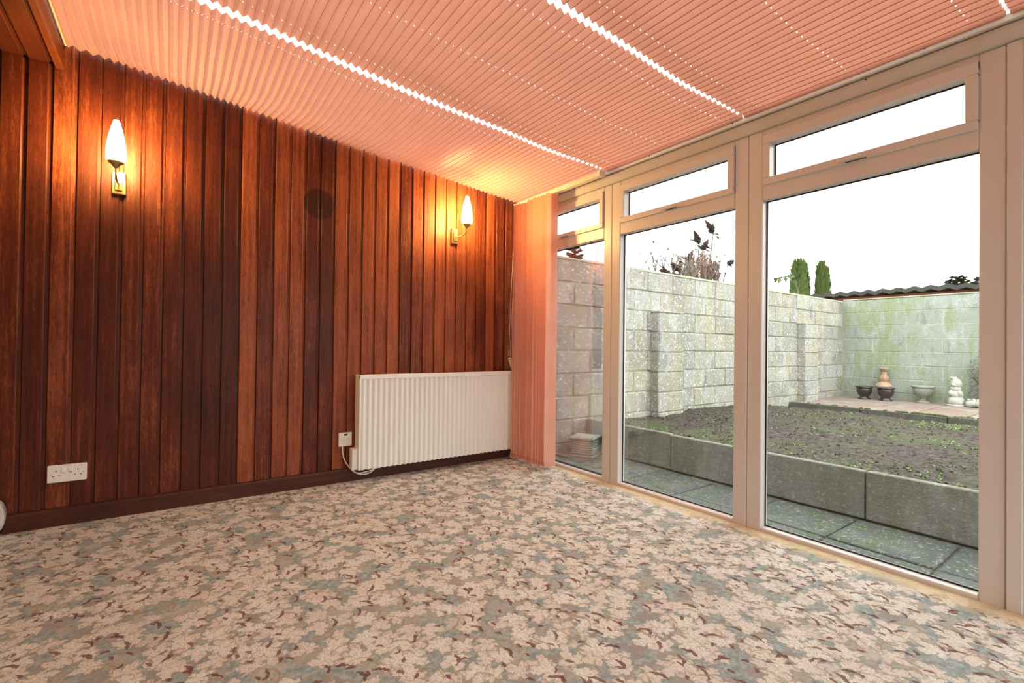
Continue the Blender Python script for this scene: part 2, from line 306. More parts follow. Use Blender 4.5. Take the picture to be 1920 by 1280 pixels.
# ------------------------------------------------------------------ mesh builder
class MB:
    def __init__(self): self.v = []; self.f = []
    def add(self, vs_, fs_):
        o = len(self.v); self.v += [tuple(q) for q in vs_]; self.f += [tuple(i + o for i in f) for f in fs_]; return self
    def box(self, x0, x1, y0, y1, z0, z1):
        return self.add([(x0, y0, z0), (x1, y0, z0), (x1, y1, z0), (x0, y1, z0), (x0, y0, z1), (x1, y0, z1), (x1, y1, z1), (x0, y1, z1)],
                        [(3, 2, 1, 0), (4, 5, 6, 7), (0, 1, 5, 4), (1, 2, 6, 5), (2, 3, 7, 6), (3, 0, 4, 7)])
    def cbox(self, x0, x1, y0, y1, z0, z1, b=0.004):
        bm = bmesh.new(); bmesh.ops.create_cube(bm, size=1.0)
        for w in bm.verts:
            w.co = Vector(((x0 + x1) / 2 + w.co.x * (x1 - x0), (y0 + y1) / 2 + w.co.y * (y1 - y0), (z0 + z1) / 2 + w.co.z * (z1 - z0)))
        bmesh.ops.bevel(bm, geom=list(bm.edges), offset=b, segments=1, affect='EDGES', clamp_overlap=True)
        return self.bm(bm)
    def bm(self, bm):
        bm.verts.index_update()
        self.add([w.co[:] for w in bm.verts], [[w.index for w in f.verts] for f in bm.faces]); bm.free(); return self
    def prism(self, prof, axis, a, b):
        """profile of 2-D points extruded along axis between a and b; the plane axes keep x,y,z order"""
        def P(p, t):
            return {'x': (t, p[0], p[1]), 'y': (p[0], t, p[1]), 'z': (p[0], p[1], t)}[axis]
        n = len(prof)
        vs_ = [P(p, a) for p in prof] + [P(p, b) for p in prof]
        fs_ = [(i, (i + 1) % n, n + (i + 1) % n, n + i) for i in range(n)] + [tuple(range(n - 1, -1, -1)), tuple(range(n, 2 * n))]
        return self.add(vs_, fs_)
    def tube(self, pts, r, seg=6, r1=None, cap=True):
        pts = [Vector(p) for p in pts]; n = len(pts); rings = []
        for i, p in enumerate(pts):
            d = (pts[min(i + 1, n - 1)] - pts[max(i - 1, 0)]); d = d.normalized() if d.length > 1e-9 else Vector((0, 0, 1))
            a = d.cross(Vector((0, 0, 1)) if abs(d.z) < .9 else Vector((1, 0, 0))).normalized(); b = d.cross(a)
            rr = r if r1 is None else r + (r1 - r) * i / max(1, n - 1)
            rings.append([p + (a * math.cos(2 * math.pi * k / seg) + b * math.sin(2 * math.pi * k / seg)) * rr for k in range(seg)])
        vs_ = [q for g in rings for q in g]; fs_ = []
        for i in range(n - 1):
            for k in range(seg):
                fs_.append((i * seg + k, i * seg + (k + 1) % seg, (i + 1) * seg + (k + 1) % seg, (i + 1) * seg + k))
        if cap: fs_ += [tuple(range(seg - 1, -1, -1)), tuple((n - 1) * seg + k for k in range(seg))]
        return self.add(vs_, fs_)
    def lathe(self, prof, cx=0, cy=0, cz=0, seg=20):
        vs_ = []; fs_ = []; n = len(prof)
        for (r, z) in prof:
            for k in range(seg):
                a = 2 * math.pi * k / seg; vs_.append((cx + r * math.cos(a), cy + r * math.sin(a), cz + z))
        for i in range(n - 1):
            for k in range(seg):
                fs_.append((i * seg + k, i * seg + (k + 1) % seg, (i + 1) * seg + (k + 1) % seg, (i + 1) * seg + k))
        fs_ += [tuple(range(seg - 1, -1, -1)), tuple((n - 1) * seg + k for k in range(seg))]
        return self.add(vs_, fs_)
    def blob(self, c, r, sub=2, nz=0.0, seed=0):
        bm = bmesh.new(); bmesh.ops.create_icosphere(bm, subdivisions=sub, radius=1.0)
        for w in bm.verts:
            k = 1 + nz * mnoise.noise(w.co * 2.0 + Vector((seed, seed * 2, 0)))
            w.co = Vector((c[0] + w.co.x * r[0] * k, c[1] + w.co.y * r[1] * k, c[2] + w.co.z * r[2] * k))
        return self.bm(bm)
    def leafq(self, p, d, up, L, W):
        """a folded leaf of two quads"""
        p = Vector(p); d = Vector(d).normalized(); s = d.cross(Vector(up))
        s = s.normalized() if s.length > 1e-6 else Vector((1, 0, 0)); n = s.cross(d)
        return self.add([p, p + d * L * .45 + s * W * .5 + n * W * .18, p + d * L, p + d * L * .45 - s * W * .5 + n * W * .18], [(0, 1, 2), (0, 2, 3)])
    def mesh(self, name, m, smooth=False):
        me = bpy.data.meshes.new(name); me.from_pydata(self.v, [], self.f); me.update()
        if m is not None: me.materials.append(M[m] if isinstance(m, str) else m)
        if smooth: me.polygons.foreach_set('use_smooth', [True] * len(me.polygons))
        return me
    def build(self, name, m, parent=None, smooth=False):
        return put(name, self.mesh(name, m, smooth), parent)

def put(name, me, parent=None, loc=None, rz=None):
    o = bpy.data.objects.new(name, me); col.objects.link(o)
    if parent is not None: o.parent = parent
    if loc is not None: o.location = loc
    if rz is not None: o.rotation_euler.z = rz
    return o
def struct(o): o['kind'] = 'structure'; return o
def tag(o, label, cat, group=None):
    o['label'] = label; o['category'] = cat
    if group: o['group'] = group
    return o
def empty(name, loc=(0, 0, 0)):
    o = bpy.data.objects.new(name, None); col.objects.link(o); o.location = loc; o.empty_display_size = .1; return o
def smooth_angle(o, deg=40):
    me = o.data
    me.polygons.foreach_set('use_smooth', [True] * len(me.polygons))
    try: me.set_sharp_from_angle(angle=math.radians(deg))
    except Exception: pass
    return o
def interp(x, xs, ys):
    if x <= xs[0]: return ys[0]
    for i in range(len(xs) - 1):
        if x <= xs[i + 1]:
            t = (x - xs[i]) / (xs[i + 1] - xs[i]); t = t * t * (3 - 2 * t); return ys[i] + (ys[i + 1] - ys[i]) * t
    return ys[-1]

# ================================================================== THE ROOM
YB = -5.2          # wall behind the camera
XL = -4.5          # inner wall of the house
def ZB(x): return 2.122 - 0.0941 * x       # plane of the roof blinds
def ZR(x): return ZB(x) + 0.085            # underside of the roof glazing
SOF = 2.283                                # panelled soffit

# --- floor (carpet)
struct(MB().box(-3.12, 0.0, YB, 0.02, -0.03, 0.0).build('floor', 'carpet'))
# carpeted step up into the house, with a rounded nosing
prof = [(XL, -0.03)]
for i in range(15):
    a = -math.pi / 2 + math.pi * i / 14
    prof.append((-3.118 + 0.07 * math.cos(a) ** 0.8 if math.cos(a) > 1e-6 else -3.118, 0.088 + 0.092 * math.sin(a)))
prof.append((XL, 0.18))
struct(smooth_angle(MB().prism(prof, 'y', YB, 0.0).build('floor_step', 'carpet'), 50))

# --- panelled wall: every board is a piece of its own, with its tongue strip
wl = MB(); wl.add([(x_, y_, z_) for y_ in (.026, .14) for (x_, z_) in ((XL, -.12), (.07, -.12), (.07, ZR(.07) - .003), (-2.93, ZR(-2.93) - .003), (-2.93, 2.7), (XL, 2.7))],
       [(0, 1, 2, 3, 4, 5), (11, 10, 9, 8, 7, 6)] + [(i, 6 + i, 6 + (i + 1) % 6, (i + 1) % 6) for i in range(6)])
wl = struct(wl.build('wall_left', 'skirt'))
PX = [-3.013, -2.922, -2.83, -2.738, -2.647, -2.558, -2.469, -2.375, -2.283, -2.190, -2.1, -2.008, -1.918, -1.827, -1.737, -1.646, -1.555, -1.463, -1.371, -1.28,
      -1.19, -1.100, -1.008, -0.917, -0.824, -0.732, -0.641, -0.549, -0.457, -0.365, -0.272, -0.180, -0.088, 0.0]
PX = [PX[0] - 0.0915 * k for k in range(16, 0, -1)] + PX
for a, b in zip(PX[:-1], PX[1:]):
    w = b - a
    pr = [(a + .0012, .026), (a + .0012, .0105), (a + .0035, .008), (b - .0205, .008), (b - .0155, .0122), (b - .0150, .0170), (b - .0012, .0185), (b - .0012, .026)]
    top = lambda x: (ZR(x) - .004 if x > -2.90 else SOF + .002)
    n = len(pr); vs_ = [(p[0], p[1], 0.0) for p in pr] + [(p[0], p[1], top(p[0])) for p in pr]
    fs_ = [(i, (i + 1) % n, n + (i + 1) % n, n + i) for i in range(n)] + [tuple(range(n - 1, -1, -1)), tuple(range(n, 2 * n))]
    tn = [q for lim, q in ((-2.95, .30), (-2.85, .42), (-2.11, .22), (-2.02, .80), (-1.93, .50), (-1.84, .78), (-1.75, .58), (-1.57, .44), (-1.30, .62), (-1.12, .78), (-.95, .50), (-.60, .88), (-.40, .52), (-.28, .70), (1, .42)) if a < lim][0]
    MB().add(vs_, fs_).build('plank', 'wood', wl).color = (tn, tn, tn, 1)
# skirting
struct(MB().prism([(.010, 0.0), (-.012, 0.0), (-.012, .074), (-.008, .086), (.010, .088)], 'x', -3.06, -0.001).build('baseboard_left', 'skirt'))

# --- other walls of the room (behind and beside the camera)
struct(MB().box(XL - .1, XL, YB - .1, 0.14, -.12, 2.7).build('wall_house', 'plaster'))
struct(MB().box(XL, -1.96, YB - .1, YB, -.12, 2.7).build('wall_rear', 'plaster'))
gb = MB(); gb.add([(x_, y_, z_) for y_ in (YB - .08, YB) for (x_, z_) in ((-1.96, 2.03), (.07, 2.03), (.07, ZR(.07) - .003), (-1.96, ZR(-1.96) - .003))],
       [(0, 1, 2, 3), (7, 6, 5, 4), (0, 4, 5, 1), (1, 5, 6, 2), (2, 6, 7, 3), (3, 7, 4, 0)])
struct(gb.build('wall_gable', 'upvc'))

# --- panelled soffit and its fascia
so = struct(MB().box(XL, -2.905, YB, 0.0, SOF + .018, 2.7).build('ceiling_soffit', 'skirt'))
x = -2.921
pr0 = lambda a, b: [(a + .0012, SOF + .018), (a + .0012, SOF + .003), (a + .003, SOF), (b - .0185, SOF), (b - .0155, SOF + .003), (b - .015, SOF + .009), (b - .001, SOF + .010), (b - .001, SOF + .018)]
while x > XL + .1:
    MB().prism(pr0(x - .0915, x), 'y', YB, 0.0).build('plank', 'wood_y', so); x -= .0915
fa = struct(MB().prism([(-2.914, 2.266), (-2.890, 2.266), (-2.884, 2.272), (-2.884, 2.318), (-2.890, 2.324), (-2.914, 2.324)], 'y', YB, 0.004).build('trim_1', 'wood_y'))
MB().prism([(-2.914, 2.324), (-2.887, 2.327), (-2.887, 2.380), (-2.891, 2.386), (-2.914, 2.386)], 'y', YB, 0.004).build('upper_moulding', 'wood_y', fa)
MB().box(-2.914, -2.888, YB, 0.004, 2.386, ZR(-2.9) + .02).build('upstand', 'wood_y', fa)

# --- glazed roof over the blinds
rf = struct(empty('ceiling'))
bays = [0.0, -1.0, -1.942, -2.885, -3.828, YB]
for a, b in zip(bays[:-1], bays[1:]):
    q = MB(); x0, x1 = -2.93, 0.16
    y0, y1 = b + .012, a - .012
    q.add([(x0, y0, ZR(x0)), (x1, y0, ZR(x1)), (x1, y1, ZR(x1)), (x0, y1, ZR(x0)), (x0, y0, ZR(x0) + .01), (x1, y0, ZR(x1) + .01), (x1, y1, ZR(x1) + .01), (x0, y1, ZR(x0) + .01)],
          [(3, 2, 1, 0), (4, 5, 6, 7), (0, 1, 5, 4), (1, 2, 6, 5), (2, 3, 7, 6), (3, 0, 4, 7)])
    q.build('roof_pane', 'poly', rf)
for y in bays[1:-1]:
    q = MB(); x0, x1 = -2.93, 0.16
    q.add([(x0, y - .012, ZR(x0) - .006), (x1, y - .012, ZR(x1) - .006), (x1, y + .012, ZR(x1) - .006), (x0, y + .012, ZR(x0) - .006),
           (x0, y - .012, ZR(x0) + .03), (x1, y - .012, ZR(x1) + .03), (x1, y + .012, ZR(x1) + .03), (x0, y + .012, ZR(x0) + .03)],
          [(3, 2, 1, 0), (4, 5, 6, 7), (0, 1, 5, 4), (1, 2, 6, 5), (2, 3, 7, 6), (3, 0, 4, 7)])
    q.build('glazing_bar', 'upvc', rf)

# --- windows
GX = 0.048
def window(n, ya, yb, handle=True, lower=True):
    """one glazed unit between ya (towards the panelled wall) and yb; frame members, fanlight sash, panes"""
    w = struct(empty('window_%d' % n))
    J = .073
    MB().cbox(0, .07, yb + .0008, yb + J, -.09, 2.03, .004).build('jamb', 'upvc', w)
    MB().cbox(0, .07, ya - J, ya - .0008, -.09, 2.03, .004).build('jamb', 'upvc', w)
    p0, p1 = yb + J, ya - J
    MB().cbox(.0005, .07, p0, p1, -.09, .018, .004).build('sill_rail', 'upvc', w)
    MB().cbox(.0005, .07, p0, p1, 1.675, 1.752, .004).build('transom', 'upvc', w)
    MB().cbox(.0005, .07, p0, p1, 2.000, 2.03, .003).build('head_rail', 'upvc', w)
    # fanlight sash, standing proud of the frame
    q = MB(); s0, s1, z0, z1 = p0 + .003, p1 - .003, 1.747, 2.002
    pf = .035
    for (a0, a1, c0, c1) in ((s0, s1, z0, z0 + pf), (s0, s1, z1 - pf - .012, z1), (s0, s0 + pf, z0 + pf, z1 - pf - .012), (s1 - pf, s1, z0 + pf, z1 - pf - .012)):
        q.cbox(-.012, .055, a0, a1, c0, c1, .003)
    sash = q.build('sash', 'upvc', w)
    def pane(nm, a0, a1, c0, c1, par):
        g = MB().box(GX, GX + .006, a0 - .006, a1 + .006, c0 - .006, c1 + .006).build(nm, 'glass', par)
        k = MB()
        for (u0, u1, t0, t1) in ((a0, a1, c0, c0 + .006), (a0, a1, c1 - .006, c1), (a0, a0 + .006, c0 + .006, c1 - .006), (a1 - .006, a1, c0 + .006, c1 - .006)):
            k.box(GX - .006, GX, u0, u1, t0, t1)
        k.build('gasket', 'gasket', g)
    pane('fanlight_pane', s0 + pf, s1 - pf, z0 + pf, z1 - pf - .012, w)
    pane('lower_pane', p0, p1, .018, 1.675, w)
    if handle:
        yc = (ya + yb) / 2
        h = MB().cbox(-.022, -.012, yc - .028, yc + .028, 1.756, 1.772, .002).build('handle', 'upvc', w)
        MB().cbox(-.034, -.022, yc - .05, yc + .055, 1.752, 1.762, .003).build('lever', 'upvc', h)
        MB().box(-.0135, -.0121, yc - .05, yc + .03, 1.7475, 1.7510).build('handle_shadow_strip', 'gasket', h)  # black strip, paints the line of shade under the handle
    return w
edges = [-.058, -1.0, -1.942, -2.885, -3.828, -4.771]
for i in range(5): window(i + 1, edges[i], edges[i + 1])
for i, (a, b) in enumerate(((-.06, -1.0), (-1.0, -1.94))):      # glazed end of the room, behind the camera
    we = window(6 + i, a, b); we.location = (0, YB, 0); we.rotation_euler.z = -math.pi / 2
struct(MB().box(0, .07, -.058, .02, -.09, 2.09).build('trim_2', 'upvc'))
struct(MB().box(0, .07, YB, edges[-1], -.09, 2.09).build('wall_right', 'upvc'))
# window 3 meets a coupling strip beside the next unit
cs = struct(MB().cbox(-.006, 0, -2.925, -2.885, -.001, 2.028, .002).build('trim_3', 'upvc'))
# eaves board, shadow gap and blind fixing rail along the head of the windows
ev = struct(MB().cbox(-.016, .085, YB, 0.0, 2.030, 2.0935, .003).build('trim_4', 'upvc_grey'))
MB().box(-.006, .085, YB, 0.0, 2.0935, 2.0975).build('shadow_gap_strip', 'gasket', ev)  # black strip, paints the shade in the gap below the fixing rail
MB().cbox(-.030, .085, YB, 0.0, 2.0975, 2.126, .003).build('fixing_rail', 'upvc', ev)
MB().box(.05, .085, YB, 0.0, 2.126, ZR(.05) - .002).build('eaves_closer', 'upvc', ev)
for (yy, zz, xx) in ((-1.33, 2.110, -.0305), (-1.385, 2.084, -.0165), (-2.44, 2.116, -.0305), (-2.46, 2.086, -.0165), (-2.66, 2.116, -.0305), (-1.87, 2.113, -.0305)):
    MB().lathe([(.0035, -.0006), (.0035, .0006)], seg=8).build('screw', 'dark', ev).matrix_local = Matrix.Translation((xx, yy, zz)) @ Matrix.Rotation(math.pi / 2, 4, 'Y')

# ================================================================== ROOF BLINDS
PITCHP, AMP = 0.0372, 0.0095
X0B, X1B = -2.872, -0.040
def roof_blind(edgeL, edgeR, holes, bow, label, seed):
    """pleated blind between two edge curves (functions of x, edgeL nearer the panelled wall)"""
    rng = random.Random(seed)
    root = empty('pleated_roof_blind', (0, 0, 0))
    n = int(round((X1B - X0B) / PITCHP)) * 2
    base_ts = sorted(set([i / 10 for i in range(11)] + [.02, .05, .15, .85, .95, .98]))
    vs_, fs_ = [], []; cache = {}
    def P(u, t):      # u: 0..n along the slope in half pleats, t: 0..1 across
        k = (round(u, 4), round(t, 4))
        if k in cache: return cache[k]
        x = X0B + (X1B - X0B) * u / n
        ui = int(math.floor(u + 1e-6)); fr = u - ui
        s = (-1 if ui % 2 == 0 else 1) * (1 - 2 * fr)
        y = edgeL(x) + (edgeR(x) - edgeL(x)) * t
        xx = x + bow(x, t) + 0.003 * mnoise.noise(Vector((u * .6, t * 3, seed)))
        flat = max(0., 1 - abs(x + .86) / .10) * max(0., 1 - abs(t - .42) / .34) if seed == 1 else 0.
        z = ZB(x) + s * AMP * (1 - .85 * min(1., flat * 1.8)) * (1 + .12 * mnoise.noise(Vector((u * .35, t * 2.0, seed + 5)))) - 0.010 * math.sin(math.pi * t) * 0.3
        z += 0.004 * mnoise.noise(Vector((x * 2, t * 2, seed)))
        vs_.append((xx, y, z)); cache[k] = len(vs_) - 1; return cache[k]
    for i in range(n):
        x = X0B + (X1B - X0B) * (i + .5) / n; wd = abs(edgeR(x) - edgeL(x))
        hw = .0019 / wd
        ts = list(base_ts); hs = []
        for hd in holes:
            if i % 2 == hd[1]:
                t = hd[0]; hs.append(t)
                ts = [q for q in ts if abs(q - t) > .012] + [t - hw, t + hw]
        ts = sorted(ts)
        for a, b in zip(ts[:-1], ts[1:]):
            if any(abs((a + b) / 2 - h) < hw * .5 for h in hs):
                for (c0, c1) in ((0, .41), (.59, 1)):
                    fs_.append((P(i + c0, a), P(i + c1, a), P(i + c1, b), P(i + c0, b)))
            else:
                fs_.append((P(i, a), P(i + 1, a), P(i + 1, b), P(i, b)))
    for i in range(0, n + 1, 2):      # fin added below each lower fold, shaped to draw a dark shade line
        lip = []
        for t in base_ts:
            a = P(i, t); vs_.append((vs_[a][0] + .0006, vs_[a][1], vs_[a][2] - .0032)); lip.append((a, len(vs_) - 1))
        for (a, b), (c_, d) in zip(lip[:-1], lip[1:]): fs_.append((a, c_, d, b))
    # note: hole columns add points on the fold lines of neighbouring facets only where both share them
    MB().add(vs_, fs_).build('pleated_fabric', 'pleat', root)
    # bottom rail against the eaves and top rail under the soffit fascia
    xa = X1B + .004
    MB().cbox(xa - .002, xa + .010, edgeR(xa), edgeL(xa), ZB(xa) - .006, ZB(xa) + .012, .002).build('bottom_rail', 'pleat', root)
    MB().cbox(X0B - .012, X0B + .002, edgeR(X0B), edgeL(X0B), ZB(X0B) - .006, ZB(X0B) + .016, .002).build('top_rail', 'cream_plastic', root)
    # the tension cords that run through the punched holes
    for hd in holes:
        pts = []
        for k in range(0, 13):
            x = X0B + (X1B - X0B) * k / 12
            pts.append((x, edgeL(x) + (edgeR(x) - edgeL(x)) * hd[0], ZB(x)))
        MB().tube(pts, .0006, 4).build('tension_cord', 'cord', root)
    tag(root, label, 'blind', 'pleated blinds under the glazed roof')
    return root
XS = [-2.9, -1.6, -.62, 0.0]
s1 = lambda x: interp(x, XS, [-.868, -.866, -.908, -.972])
w1 = lambda x: interp(x, XS, [.022, .021, .018, .008])
s2 = lambda x: interp(x, XS, [-1.835, -1.838, -1.875, -1.930])
w2 = lambda x: interp(x, XS, [.020, .018, .014, .007])
s3 = lambda x: interp(x, XS, [-2.80, -2.82, -2.85, -2.892]); w3 = lambda x: interp(x, XS, [.012, .012, .010, .006])
s4 = lambda x: -3.82; s5 = lambda x: -4.77
def bow1(x, t):
    e = max(0, 1 - t / .34); e = e * e
    return e * interp(x, [-2.88, -2.75, -2.42, -1.9, -1.2, -.6, -.05], [.0, .030, .004, -.040, -.055, -.035, 0])
bow0 = lambda x, t: 0.0
HO = ((.095, 1), (.5, 1), (.905, 1))
roof_blind(lambda x: -.004, lambda x: s1(x) + w1(x), ((.10, 1), (.905, 1), (.905, 0)), bow1, 'salmon pleated roof blind drooping along the wood panelled wall', 1)
roof_blind(lambda x: s1(x) - w1(x), lambda x: s2(x) + w2(x), HO, bow0, 'salmon pleated roof blind second from the wood panelled wall', 2)
roof_blind(lambda x: s2(x) - w2(x), lambda x: s3(x) + w3(x), HO, bow0, 'salmon pleated roof blind third from the wood panelled wall', 3)
roof_blind(lambda x: s3(x) - w3(x), lambda x: s4(x) + .012, HO, bow0, 'salmon pleated roof blind fourth from the wood panelled wall', 4)
roof_blind(lambda x: s4(x) - .012, lambda x: YB + .01, HO, bow0, 'salmon pleated roof blind fifth from the wood panelled wall', 5)

# ================================================================== VERTICAL BLIND STACKED IN THE CORNER
vb = tag(empty('vertical_blind', (-.13, -.3, 0)), 'salmon vertical louvre blind drawn back into the corner by the radiator', 'blind')
vbo = Vector((-.13, -.3, 0))
def vpart(mb, name, m, parent=vb, smooth=False):
    o = mb.build(name, m, parent, smooth)
    if parent is vb: o.location = -vbo
    return o
rail = vpart(MB().cbox(-.108, -.062, -.985, -.006, 2.072, 2.108, .004), 'headrail', 'cream_plastic')
MB().cbox(-.112, -.058, -.018, -.002, 2.068, 2.110, .003).build('end_cap', 'cream_plastic', rail)
MB().cbox(-.112, -.058, -.990, -.978, 2.068, 2.110, .003).build('end_cap', 'cream_plastic', rail)
for yy in (-.12, -.86): MB().cbox(-.080, -.032, yy - .02, yy + .02, 2.104, 2.114, .002).build('bracket', 'upvc', rail)
nl = 17
for i in range(nl):
    y = -.530 + i * .0262 + random.uniform(-.003, .003)
    dx = 0 if i == 0 else .012 * math.sin(i * .75) + random.uniform(-.007, .007); rot = 0 if i == 0 else random.uniform(-.06, .06)
    q = MB(); wd = .112; nz = 10; nx = 6
    vs_ = []; fs_ = []
    for k in range(nz + 1):
        z = .062 + (2.058 - .062) * k / nz
        for j in range(nx + 1):
            u = (j / nx - .5) * wd
            yy = .0045 * math.cos(math.pi * j / nx - math.pi / 2) + rot * u + .002 * math.sin(k * .9 + i)
            vs_.append((-.132 + dx + u, y + yy, z))
    for k in range(nz):
        for j in range(nx):
            a = k * (nx + 1) + j; fs_.append((a, a + 1, a + nx + 2, a + nx + 1))
    sl = vpart(MB().add(vs_, fs_), 'louvre', 'louvre', smooth=True)
    MB().cbox(-.132 + dx - wd / 2, -.132 + dx + wd / 2, y - .0028 + rot * 0, y + .0055, .026, .064, .0015).build('bottom_weight', 'louvre', sl)
    MB().box(-.090 + dx * 0, -.080 + dx * 0, y - .001, y + .002, 2.056, 2.074).build('hanger', 'cream_plastic', sl)
    # stabilising chain loops between the bottom weights
    if i < nl - 1:
        for sx in (-.186, -.078):
            pts = [(sx + dx, y + .001 + .0262 * k / 6, .044 - .018 * math.sin(math.pi * k / 6)) for k in range(7)]
            MB().tube(pts, .0013, 4).build('chain', 'plastic', sl)
# operating cords, hanging from the rail end, and their weight resting on the radiator
def cordpts(a, b, sag=.0):
    return [Vector(a).lerp(Vector(b), k / 8) + Vector((sag * math.sin(math.pi * k / 8), 0, 0)) for k in range(9)]
for (a, b, sg) in (((-.104, -.022, 2.07), (-.178, -.052, .834), -.004), ((-.100, -.024, 2.07), (-.166, -.056, .826), .002), ((-.096, -.026, 2.07), (-.128, -.050, .80), .004), ((-.094, -.028, 2.07), (-.118, -.050, .79), .012)):
    vpart(MB().tube(cordpts(a, b, sg), .0014, 5), 'cord', 'cord')
vpart(MB().tube([(-.128, -.050, .80), (-.124, -.052, .775), (-.118, -.055, .768), (-.114, -.054, .78), (-.118, -.050, .79)], .0014, 5), 'cord', 'cord')
tw = MB().cbox(-.013, .013, -.010, .010, -.058, .052, .004)
two = vpart(tw, 'cord_weight', 'cream_plastic'); two.location = Vector((-.152, -.054, .774)) - vbo; two.rotation_euler = (0, math.radians(-21), 0)
hl = MB().lathe([(.004, -.0008), (.004, .0008)], seg=8).build('hole', 'dark', two); hl.matrix_local = Matrix.Translation((0, -.0104, .036)) @ Matrix.Rotation(math.pi / 2, 4, 'X')

# ================================================================== RADIATOR
ra = tag(empty('panel_radiator', (-.75, -.05, 0)), 'white ribbed electric panel radiator fixed low on the wood panelled wall', 'radiator'); rao = Vector((-.75, -.05, 0))
def rpart(mb, name, m, parent=ra, smooth=False):
    o = mb.build(name, m, parent, smooth)
    if parent is ra: o.location = -rao
    return o
rx0, rx1, rz0, rz1, ryf = -1.414, -.072, .084, .716, -.100
rpart(MB().cbox(rx0 + .004, rx1 - .004, -.080, -.014, rz0 + .012, rz1 - .012, .003), 'body', 'enamel')
nr = 35; q = MB(); prof = []
for i in range(nr):
    a = rx0 + .012 + (rx1 - rx0 - .024) * i / nr; w = (rx1 - rx0 - .024) / nr
    for (u, d) in ((0, 0), (.14, .001), (.30, .0125), (.42, .0155), (.58, .0155), (.70, .0125), (.86, .001)):
        prof.append((a + u * w, -.083 - d))
prof = prof + [(rx1 - .012, -.083)]
vs_ = [(p[0], p[1], z) for z in (rz0, rz1 - .032) for p in prof]; n = len(prof)
q.add(vs_, [(i, i + 1, n + i + 1, n + i) for i in range(n - 1)])
q.add([(p[0], p[1], rz0) for p in prof] + [(p[0], -.080, rz0) for p in prof], [(i + 1, i, n + i, n + i + 1) for i in range(n - 1)])
fr = rpart(q, 'ribbed_front', 'enamel'); smooth_angle(fr, 60)
rpart(MB().cbox(rx0, rx1, ryf - .001, -.078, rz1 - .032, rz1, .004), 'top_rail', 'enamel')
rpart(MB().cbox(rx0, rx0 + .012, ryf, -.012, rz0, rz1 - .001, .003), 'side_panel', 'enamel')
rpart(MB().cbox(rx1 - .012, rx1, ryf, -.012, rz0, rz1 - .001, .003), 'side_panel', 'enamel')
gr = rpart(MB().box(rx0 + .010, rx1 - .010, -.078, -.016, rz1 - .012, rz1 - .006), 'top_grille', 'enamel')
for i in range(44):
    xx = rx0 + .03 + i * .0295
    MB().box(xx, xx + .017, -.068, -.024, rz1 - .0061, rz1 - .0052).build('grille_slot', 'dark', gr)
for xx in (-1.2, -.28): rpart(MB().box(xx - .02, xx + .02, -.016, .010, .45, .50), 'wall_bracket', 'enamel')
cb = rpart(MB().cbox(-1.452, -1.414, -.085, -.028, .088, .228, .004), 'control_box', 'plastic')
MB().cbox(-1.4535, -1.452, -.072, -.045, .17, .20, .0004).build('dial', 'plastic', cb)
cab = [(-1.492, -.006, .236), (-1.493, -.012, .205), (-1.486, -.016, .165), (-1.470, -.022, .125), (-1.448, -.032, .092), (-1.425, -.04, .068), (-1.395, -.05, .050), (-1.355, -.055, .044), (-1.318, -.055, .050), (-1.295, -.055, .066), (-1.285, -.055, .086)]
rpart(MB().tube(cab, .0042, 7), 'supply_cable', 'plastic', smooth=True)
rpart(MB().tube([(-1.432, -.055, .090), (-1.425, -.06, .066), (-1.39, -.066, .058), (-1.34, -.068, .064), (-1.27, -.066, .080), (-1.245, -.06, .09)], .0038, 7), 'supply_cable', 'plastic', smooth=True)

# ================================================================== SOCKETS
ds = tag(empty('double_socket', (-2.840, .008, .2565)), 'white double power socket low on the wood panelled wall', 'socket')
MB().cbox(-.0735, .0735, -.0115, -.0002, -.043, .043, .0035).build('faceplate', 'plastic', ds)
for sx in (-1, 1):
    sw = MB().cbox(sx * .0135 - .0085, sx * .0135 + .0085, -.0150, -.0112, .006, .029, .0015).build('rocker_switch', 'plastic', ds)
    MB().box(sx * .0135 - .004, sx * .0135 + .004, -.0119, -.0113, .0025, .0045).build('switch_mark', 'dark', ds)
    cx = sx * .0405
    MB().box(cx - .002, cx + .002, -.0119, -.0112, .010, .018).build('earth_slot', 'dark', ds)
    for s in (-1, 1): MB().box(cx + s * .011 - .0032, cx + s * .011 + .0032, -.0119, -.0112, -.0125, -.0085).build('pin_slot', 'dark', ds)
    MB().box(sx * .0605 - .0024, sx * .0605 + .0024, -.0119, -.0112, -.0024, .0024).build('screw', 'brass', ds)
fs = tag(empty('fused_spur', (-1.472, .008, .281)), 'white square fused spur beside the radiator end', 'socket')
MB().cbox(-.044, .044, -.0115, -.0002, -.046, .046, .0035).build('faceplate', 'plastic', fs)
MB().cbox(-.010, .014, -.0125, -.0112, .026, .036, .0004).build('neon_window', 'dark', fs)
MB().cbox(-.018, .018, -.0135, -.0112, -.016, .010, .001).build('fuse_carrier', 'plastic', fs)
for s in (-1, 1): MB().box(s * .030 - .002, s * .030 + .002, -.0119, -.0112, -.004, 0).build('screw', 'brass', fs)

